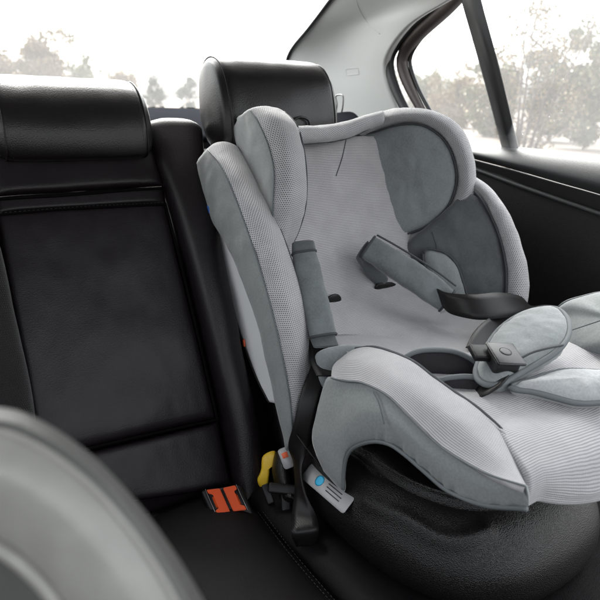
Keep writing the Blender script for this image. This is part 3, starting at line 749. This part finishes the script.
# --- left thigh bolster: outer side, mesh top, piping
bot = [(323, 470), (343, 489), (345, 463), (352, 449), (370, 442), (388, 444), (405, 455), (427, 474), (448, 491), (483, 505), (527, 509)]
seam = [(318, 405), (327, 378), (341, 381), (352, 382), (372, 386), (388, 397), (405, 413), (422, 430), (445, 450), (483, 472), (525, 486)]
low = [(312, 440), (327, 440), (341, 430), (352, 420), (371, 415), (389, 421), (406, 434), (425, 453), (447, 471), (483, 489), (527, 497)]
def bol(i, p, X): return PX(p[0], p[1], X)
nB = len(bot)
th = patch('thigh_bolster', [
    [PX(*p, .562+.001*i) for i, p in enumerate(seam)],
    [PX(*p, .540+.003*i) for i, p in enumerate(low)],
    [PX(*p, .548+.003*i) for i, p in enumerate(bot)],
    [PX(*p, .60+.001*i) + V((0, 0, .004)) for i, p in enumerate(bot)]], 'side', cs, 110, 40, .006)
tube('piping', [PX(*p, .543+.003*i) for i, p in list(enumerate(bot))[1:]], .0034, 'pipingl', th, 110, 8)
mt_s = [(331, 378), (345, 381), (362, 383), (385, 394), (405, 413), (422, 430), (445, 450), (483, 472), (525, 486)]
mt_m = [(333, 366), (349, 359), (368, 362), (398, 377), (422, 394), (443, 410), (468, 430), (500, 456), (526, 486)]
mt_i = [(340, 360), (354, 349), (375, 348), (408, 360), (430, 376), (452, 392), (480, 412), (508, 441), (527, 486)]
patch('bolster_top', [
    [PX(*p, .5625) for p in mt_s],
    [PX(*p, .592) for p in mt_m],
    [PX(*p, .640) for p in mt_i],
    [PX(*p, .640)+V((.02, .0, -.025))*(1-i/8.) for i, p in enumerate(mt_i)],
    [PX(*p, .640)+V((.03, .0, -.07))*(1-i/8.)+V((.002, 0, -.003)) for i, p in enumerate(mt_i)]], 'ribbol', th, 90, 40, .008)
tube('piping', [PX(*p, .642)+V((.004, 0, 0)) for p in mt_i[1:]], .0028, 'piping', th, 90, 8)
tube('piping', [PX(*p, .561) for p in mt_s], .0014, 'pipingl', th, 90, 8)
tube('fabric_crease', [PX(373, 391, .5585), PX(379, 404, .553), PX(384, 424, .546)], .0011, 'pipingl', th, 20, 6)
tube('seam', [PX(525, 486, .566), PX(527, 497, .572), PX(527, 508, .578)], .0018, 'pipingl', th, 20, 6)
# padded back end of the bolster behind the buckle strap
pillow('bolster_end', [PD(x, y, 1.085) for x, y in ((317, 353), (332, 347), (350, 345), (364, 347), (354, 353), (344, 363), (335, 377), (329, 389), (322, 386), (318, 370))], V((-.4, -.8, .5)), .012, .03, 'suede', cs, 60, 8)

# --- right thigh bolster
pillow('thigh_bolster', [PX(*p) for p in ((548, 320, 1.09), (562, 304, 1.10), (580, 297, 1.12), (610, 292, 1.13), (660, 300, 1.12), (690, 340, 1.08), (650, 360, 1.03), (600, 352, 1.02), (565, 350, 1.03))], V((-.55, -.5, .7)), .03, .04, 'suedel', cs, 90, 12, wr=.001)
tube('piping', [PX(*p) for p in ((548, 320, 1.09), (562, 304, 1.10), (580, 297, 1.12), (610, 292, 1.13), (660, 300, 1.12))], .0024, 'pipingl', cs, 50, 8)
tube('fabric_crease', [PX(572, 330, 1.035), PX(584, 326, 1.03), PX(602, 320, 1.03)], .0012, 'pipingl', cs, 20, 6)

# --- hip pads
def zpad(name, pts, n, h, b, mat, parent, pip='piping', pr=.0026, **k):
    o = pillow(name, pts, n, h, b, mat, parent, 110, 12, **k)
    tube('piping', [p+n.normalized()*.002 for p in pts], pr, pip, o, 130, 8, True)
    return o
# right one lies against the bolster, split by a crease
_a1, _a2, _a3 = PD(500, 388, .893), PD(560, 345, .968), PD(505, 322, 1.06)
RN = (_a2-_a1).cross(_a3-_a1).normalized(); R0 = _a1
if RN.dot(EYE-R0) < 0: RN = -RN
rp = [(476, 372), (486, 349), (500, 330), (520, 316), (540, 310), (556, 310), (566, 318), (569, 330), (565, 343), (553, 355), (535, 366), (514, 378), (498, 386), (482, 384)]
zpad('hip_pad', [PP(*p, R0, RN) for p in rp], RN, .024, .020, 'suedel', cs, 'pipingl', .0052, center=PP(528, 338, R0, RN), wr=.0012)
tube('fabric_crease', [PP(563, 345, R0+RN*.006, RN), PP(548, 348, R0+RN*.0185, RN), PP(531, 353, R0+RN*.0225, RN), PP(514, 362, R0+RN*.0205, RN)], .0020, 'piping', cs, 30, 6)
# left one stands beside the left bolster in two layers, its dark lining showing
LN = V((-.52, -.75, .40)).normalized(); L0 = PD(450, 372, .985)
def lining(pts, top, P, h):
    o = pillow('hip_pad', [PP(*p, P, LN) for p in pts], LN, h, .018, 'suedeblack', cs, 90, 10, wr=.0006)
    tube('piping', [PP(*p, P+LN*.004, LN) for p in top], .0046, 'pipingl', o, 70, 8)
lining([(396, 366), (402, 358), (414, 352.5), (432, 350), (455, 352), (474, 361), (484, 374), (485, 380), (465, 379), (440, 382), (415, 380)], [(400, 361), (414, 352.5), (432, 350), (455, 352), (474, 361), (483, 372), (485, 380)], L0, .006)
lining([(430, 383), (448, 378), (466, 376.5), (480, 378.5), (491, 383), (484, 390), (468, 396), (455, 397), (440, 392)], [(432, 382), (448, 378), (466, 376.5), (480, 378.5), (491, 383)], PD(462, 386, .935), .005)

# --- crotch pad
KN = V((-.12, -.35, .93)).normalized(); K0 = V((.86, .44, .690))
zpad('crotch_pad', [PP(*p, K0, KN) for p in ((510, 388.5), (530, 381), (548, 375), (568, 371.5), (600, 373), (640, 376), (655, 388), (630, 399), (602, 403), (578, 404), (556, 399), (534, 393))], KN, .022, .014, 'palecloth', cs, 'pipingl', .0050, wr=.0010)
box('fabric_tag', (PZ(606, 410, .668), (PZ(616, 407, .668)-PZ(606, 410, .668)).normalized(), V((.3, .9, 0)).normalized(), V((0, 0, 1))), (.020, .010, .002), 'white', cs, .0006, 1)

# --- harness: shoulder pads, webbing, buckle
def slab(name, spine, mats, parent, n=V((-.2, -.9, .3))):
    secs = []
    for (x, y, Y, hw, ang, t) in spine:
        c = PY(x, y, Y); w = (R*math.cos(ang)-U*math.sin(ang))*hw; nn = -F*.9+U*.2; nn = nn.normalized()*t
        secs.append([c+w*(math.copysign(abs(math.cos(q))**.7, math.cos(q)))+nn*math.copysign(abs(math.sin(q))**.8, math.sin(q)) for q in [k/12*2*math.pi for k in range(12)]])
    o = loft(name, secs, mats, parent, 48, 50, ends=(.004, .004))
    return o, secs
o, s = slab('shoulder_pad', [(304, 253, .925, .024, -.16, .012), (308, 272, .90, .027, -.16, .015), (314, 298, .87, .027, -.16, .016), (320, 322, .84, .027, -.16, .015), (323, 336, .82, .026, -.16, .012)], 'padsuede', cs)
for q in (s[0], s[-1]): tube('piping', q, .0028, 'piping', o, 50, 8, True)
o, s = slab('shoulder_pad', [(368, 247, .955, .027, -.96, .013), (385, 258, .92, .029, -.96, .017), (408, 273, .875, .031, -.96, .020), (430, 288, .83, .030, -.94, .018), (447, 301, .80, .027, -.92, .014)], 'padsuede', cs)
for q in (s[0], s[-1]): tube('piping', q, .0030, 'piping', o, 50, 8, True)
tube('piping', [PY(x, y, Y) for x, y, Y in ((377, 235, .935), (395, 245, .90), (418, 259, .855), (439, 273, .812), (456, 286, .785))], .0022, 'piping', o, 50, 8)
slab('pad_flap', [(362, 250, .975, .024, -.95, .016), (372, 268, .965, .022, -.95, .014), (384, 284, .95, .016, -.95, .010)], 'suededark', cs)
slab('pad_flap', [(303, 243, .935, .023, -.1, .012), (304, 252, .928, .025, -.1, .014)], 'suededark', cs)
slab('pad_flap', [(322, 336, .825, .025, -.1, .010), (326, 346, .80, .024, -.1, .008)], 'suededark', cs)
def wv(ang, hw): return (R*math.cos(ang)-U*math.sin(ang))*hw
strap('harness_strap', [PD(440, 298, 1.25), PD(450, 303.5, 1.222), PD(475, 307, 1.19), PD(502, 305, 1.204), PD(522, 304, 1.246), PD(534, 308.5, 1.302), PD(548, 309, 1.358), PD(562, 311, 1.4)],
      [wv(1.25, .021), wv(1.35, .0235), wv(1.5, .0259)-F*.0084, wv(1.5, .0259)-F*.014, wv(1.75, .0168)-F*.0196, wv(1.7, .0056)-F*.0196, wv(1.6, .0098)-F*.014, wv(1.6, .0112)-F*.0112], 'strap', cs, 90)
strap('harness_strap', [PD(528, 311, 1.288), PD(508, 317, 1.232), PD(494, 325, 1.176), PD(483, 336, 1.134), PD(474, 350, 1.099)], [wv(1.2, .0084), wv(1.0, .014), wv(.7, .0182), wv(.5, .0196), wv(.3, .0168)], 'strap', cs)
strap('harness_strap', [PD(322, 338, 1.148), PD(322, 350, 1.12), PD(324, 362, 1.092), PD(330, 376, 1.064)], [wv(0, .0252)]*4, 'strap', cs)
strap('harness_strap', [PD(322, 352, 1.12), PD(321, 345, 1.134), PD(319, 340, 1.148)], [wv(.2, .0025)]*3, 'chrome', cs, 20)
strap('crotch_strap', [PD(508, 370, .925), PD(500, 379, .905), PD(488, 387, .905), PD(474, 393, .925)], [V((.017, .015, 0))]*4, 'strap', cs)
# buckle block
bo = PD(502, 360, .925); b_ex = (PD(516, 355, 1.053)-PD(484, 358, 1.0483)).normalized(); b_up = V((-.05, -.25, .95)).normalized(); b_ex = (b_ex-b_up*b_ex.dot(b_up)).normalized(); b_ey = b_up.cross(b_ex)
hb = box('harness_buckle', (bo, b_ex, b_ey, b_up), (.045, .048, .028), 'gloss', cs, .007, 4, .94)
box('buckle_cap', (bo+b_up*.0147-b_ey*.003, b_ex, b_ey, b_up), (.048, .055, .0055), 'gloss', hb, .0028, 3)
box('buckle_tongue', (bo+b_ey*.014-b_ex*.030+b_up*.002, b_ex, b_ey, b_up), (.036, .034, .011), 'matt', hb, .003, 3)
pillow('buckle_button', [bo+b_up*.0177+b_ex*(.010*math.cos(t))+b_ey*(.010*math.sin(t)) for t in [k/12*6.2832 for k in range(12)]], b_up, .0006, .0006, 'gloss', hb, 30, 4)

# --- base
def ring(z, pts): return [V((x, y, z)) for x, y in pts]
def oval(z, cx, cy, a, b, p=2.6, k=24, tilt=0):
    o = []
    for i in range(k):
        t = i/k*2*math.pi; c, s = math.cos(t), math.sin(t)
        o.append(V((cx+a*math.copysign(abs(c)**(2/p), c), cy+b*math.copysign(abs(s)**(2/p), s), z+tilt*s)))
    return o
base = loft('seat_base', [oval(.352, .80, .66, .23, .29), oval(.362, .80, .66, .243, .305), oval(.39, .80, .66, .247, .309), oval(.43, .80, .66, .240, .300), oval(.468, .80, .67, .222, .278), oval(.488, .80, .68, .195, .245), oval(.492, .80, .68, .165, .21)], 'plastic', cs, 260, 130, ends=(.003, .003))
loft('base_ring', [oval(.470, .81, .665, .20, .238), oval(.492, .81, .665, .198, .236), oval(.502, .81, .665, .19, .228), oval(.506, .81, .665, .175, .21), oval(.5065, .81, .665, .09, .1)], 'plastic', base, 160, 40)
from mathutils.bvhtree import BVHTree
bt_ = BVHTree.FromPolygons([v.co for v in base.data.vertices], [p.vertices[:] for p in base.data.polygons])
rl = even([h[0] for h in (bt_.ray_cast(EYE, ray(*q).normalized()) for q in ((366, 502), (382, 510), (400, 517), (416, 526), (432, 536), (450, 541), (468, 539), (486, 531))) if h[0] is not None], 90)
RD = V((-.30, -.50, .80)).normalized()
for v in base.data.vertices:
    d = min((v.co-q).length for q in rl)
    if d < .06: v.co += RD*(.007*math.exp(-(d/.014)**2))
# printed labels on the base
def label(name, c, n, up, w, h, parent, mat='white'):
    n = n.normalized(); ex = up.cross(n).normalized(); ey = n.cross(ex)
    bm = bmesh.new(); pts = []
    for sx, sy in ((1, 1), (-1, 1), (-1, -1), (1, -1)):
        for k in range(6):
            a = {(1, 1): 0, (-1, 1): 90, (-1, -1): 180, (1, -1): 270}[(sx, sy)]+k*18
            pts.append(bm.verts.new(c+ex*(sx*(w/2-.006)+.006*math.cos(rad(a)))+ey*(sy*(h/2-.006)+.006*math.sin(rad(a)))))
    bm.faces.new(pts)
    o = finish(name, bm, mat, parent, True); md = o.modifiers.new('thickness', 'SOLIDIFY'); md.thickness = .0012; md.offset = -1
    return o, ex, ey, n
la = PD(306, 470, 1.105); lb = PD(349, 506, 1.0)
lmid = (la+lb)/2; lex = (lb-la).normalized(); ln = (EYE-lmid); ln = (ln-lex*ln.dot(lex)).normalized()
lo, ex, ey, n_ = label('warning_label', lmid, ln, ln.cross(lex), (lb-la).length*1.0, .034, cs)
def mark(name, o, u, v, w, h, mat, lift=.0006):
    box(name, (lmid+ex*u+ey*v+n_*lift, ex, ey, n_), (w, h, .0006), mat, o, .0002, 1)
sgn = 1 if ex.dot(lex) > 0 else -1
pillow('printed_symbol', [lmid+ex*(sgn*-.022+.0105*math.cos(t))+ey*(.0105*math.sin(t)+.001)+n_*.0005 for t in [k/16*6.2832 for k in range(16)]], n_, .0004, .0002, 'cyan', lo, 24, 3)
for k, (u, w) in enumerate(((.020, .040), (.022, .043), (.023, .040))):
    mark('printed_line', lo, sgn*u, .0075-.0064*k, w, .0020, 'ink')
la2 = PD(286, 458, 1.165)
lo2, ex2, ey2, n2 = label('warning_label', la2, EYE-la2, (R*-.35+U*.9), .022, .042, cs)
box('printed_symbol', (la2+n2*.0006+ey2*.006, ex2, ey2, n2), (.012, .011, .0006), 'orange', lo2, .0002, 1)
# yellow guide tag, dark anchor arm
yt = pillow('anchor_tag', [PD(*p, 1.21) for p in ((263, 456), (275, 451), (276, 463), (270, 467), (269, 476), (266, 491), (257, 482), (261, 470))], -F, .005, .004, 'yellow', cs, 60, 5)
loft('anchor_arm', [[PD(x+a, y+b, d*1.40+e) for a, b, e in ((-8, -2, 0), (0, -4, -.02), (8, 0, -.01), (8, 4, .03), (0, 6, .04), (-8, 3, .03))] for x, y, d in ((283, 455, .86), (281, 470, .85), (284, 485, .84), (290, 500, .82))], 'plastic', cs, 30, 20, ends=(.01, .01))

# ================================================================== VEHICLE BELT
belt = empty('seat_belt', PD(295, 520, 1.15), 'twisted black lap belt running under the child seat wing down to its tongue', 'seat belt')
strap('webbing', [PD(334, 343, 1.16), PD(326, 354, 1.13), PD(317, 377, 1.105), PD(310, 400, 1.09), PD(304, 425, 1.09), PD(298, 447, 1.10), PD(297.5, 466, 1.105), PD(300.5, 490, 1.085), PD(304, 515, 1.06), PD(305, 532, 1.035), PD(306, 545, 1.055)],
      [wv(.5, .009), wv(.4, .013), wv(.2, .018), wv(.15, .020), wv(.15, .0195), wv(.2, .0185)-F*.005, wv(.3, .008)-F*.018, wv(.1, .010)-F*.020, wv(-.1, .022)-F*.006, wv(-.1, .025), wv(-.1, .018)], 'strap', belt, 110, .003)
strap('webbing', [PD(299, 438, 1.085), PD(311, 454, 1.06), PD(328, 473, 1.05), PD(345, 490, 1.05)], [wv(.9, .008)-F*.004]*4, 'strap', belt, 40)
tz = (EYE-PD(282, 500, 1.15)).normalized(); tx = (R*.95-U*.1); tx = (tx-tz*tx.dot(tz)).normalized(); ty = tz.cross(tx)
tg = box('tongue', (PD(283, 489, 1.145), tx, ty, tz), (.058, .020, .020), 'matt', belt, .004, 3)
box('tongue_side', (PD(286, 504, 1.15), (tx+ty*.15).normalized(), (ty-tx*.15).normalized(), tz), (.020, .066, .018), 'matt', tg, .005, 3)
box('tongue_side', (PD(268, 494, 1.16), (tx+ty*.5).normalized(), (ty-tx*.5).normalized(), tz), (.015, .040, .015), 'matt', tg, .003, 3)

# ================================================================== FRONT SEAT (near the lens)
fs = empty('front_seat', PD(60, 640, .42), 'blurred leather shoulder of a front seat close to the lens, sheen painted pale grey', 'car seat')
out = [(-120, 440), (-60, 422), (0, 417), (42, 432), (88, 464), (130, 508), (165, 555), (194, 604), (220, 660), (240, 730)]
inn = [(-140, 560), (-90, 535), (-40, 530), (0, 541), (34, 566), (62, 600), (84, 640), (100, 690), (112, 740), (118, 800)]
secs = []
for (x0, y0), (x1, y1) in zip(out, inn):
    d = .27
    secs.append([PD(x0, y0, d), PD(x0+(x1-x0)*.14, y0+(y1-y0)*.14, d-.008), PD(x0+(x1-x0)*.5, y0+(y1-y0)*.5, d-.015), PD(x0+(x1-x0)*.88, y0+(y1-y0)*.88, d-.008), PD(x1, y1, d+.004), PD(x1, y1, d+.04), PD(x0, y0, d+.035)])
fo = loft('seat_shoulder', secs, ['fgleather', 'fgdark'], fs, 70, 80, mat_of=lambda u, v: 1 if u < .115 or u > .6 else 0)  # outer strip in darker grey, sheen falloff painted in
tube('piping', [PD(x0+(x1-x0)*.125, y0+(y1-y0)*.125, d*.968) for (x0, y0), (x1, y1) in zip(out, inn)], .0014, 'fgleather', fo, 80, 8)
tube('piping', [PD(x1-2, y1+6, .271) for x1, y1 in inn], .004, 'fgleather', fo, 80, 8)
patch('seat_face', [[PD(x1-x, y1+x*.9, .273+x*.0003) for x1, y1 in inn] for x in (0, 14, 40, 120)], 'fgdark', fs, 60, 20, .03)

# ---- slack in the covers: soft dents everywhere, gathers along the elastic edge
def slack(o, amp, fr, seed=0):
    me = o.data; nn = [v.normal.copy() for v in me.vertices]
    for v, q in zip(me.vertices, nn):
        p = v.co*fr+V((seed, seed*1.7, 0))
        v.co += q*(amp*(mn.noise(p)+.5*mn.noise(p*2.3)))
for k, o in enumerate(list(cs.children_recursive)):
    n = o.name.split('.')[0]
    if n in ('side_wing', 'head_wing', 'wing_rim', 'thigh_bolster', 'bolster_top', 'seat_pad', 'back_pad', 'top_rim'): slack(o, .0008 if n in ('thigh_bolster', 'bolster_top', 'seat_pad') else .0018, 22, k)
    elif n in ('hip_pad', 'crotch_pad', 'shoulder_pad', 'insert_pad', 'bolster_end'): slack(o, .0014, 45, k)
for idx, v in enumerate(th.data.vertices):
    row, col = divmod(idx, 110); t = row/39
    if col > 45:
        g = math.exp(-((t-.60)/.10)**2)
        v.co += V((-1, 0, .2))*(.0045*g*mn.noise(V((col*.42, t*2.2, 3))))
for nm in ('side_bolster', 'centre_panel', 'top_panel', 'outer_panel', 'seat_cushion', 'headrest'):
    for o in bench.children_recursive:
        if o.name.split('.')[0] == nm: slack(o, .0008 if nm in ('centre_panel', 'top_panel') else .0020, V((11, 11, 7)), 5)

# ================================================================== LIGHT
w = bpy.data.worlds.new('World'); sc.world = w; w.use_nodes = True
nt = w.node_tree; bg = nt.nodes['Background']
sky = nt.nodes.new('ShaderNodeTexSky'); sky.sky_type = 'NISHITA'; sky.sun_disc = False
SUN_EL, SUN_ROT = rad(50), rad(18)
sky.sun_elevation = SUN_EL; sky.sun_rotation = SUN_ROT; sky.dust_density = 6; sky.air_density = 1.5; sky.ozone_density = 1
hs = nt.nodes.new('ShaderNodeHueSaturation'); hs.inputs['Saturation'].default_value = .18
nt.links.new(sky.outputs[0], hs.inputs['Color']); nt.links.new(hs.outputs[0], bg.inputs['Color'])
bg.inputs['Strength'].default_value = .15
sd = bpy.data.lights.new('sun', 'SUN'); sd.energy = .6; sd.angle = rad(40); sd.color = (1, .96, .9)
so = bpy.data.objects.new('sun', sd); C.objects.link(so)
dirv = V((math.sin(SUN_ROT)*math.cos(SUN_EL), math.cos(SUN_ROT)*math.cos(SUN_EL), math.sin(SUN_EL)))
so.rotation_euler = dirv.to_track_quat('Z', 'Y').to_euler()
so.location = (3, 1, 6)

sc.render.engine = 'CYCLES'
sc.cycles.use_denoising = True
sc.cycles.max_bounces = 8; sc.cycles.diffuse_bounces = 5; sc.cycles.transparent_max_bounces = 12
sc.cycles.sample_clamp_indirect = 6; sc.cycles.adaptive_threshold = .005
sc.view_settings.view_transform = 'Standard'; sc.view_settings.look = 'None'
sc.view_settings.gamma = 1; sc.view_settings.use_curve_mapping = False
sc.view_settings.exposure = 2.72
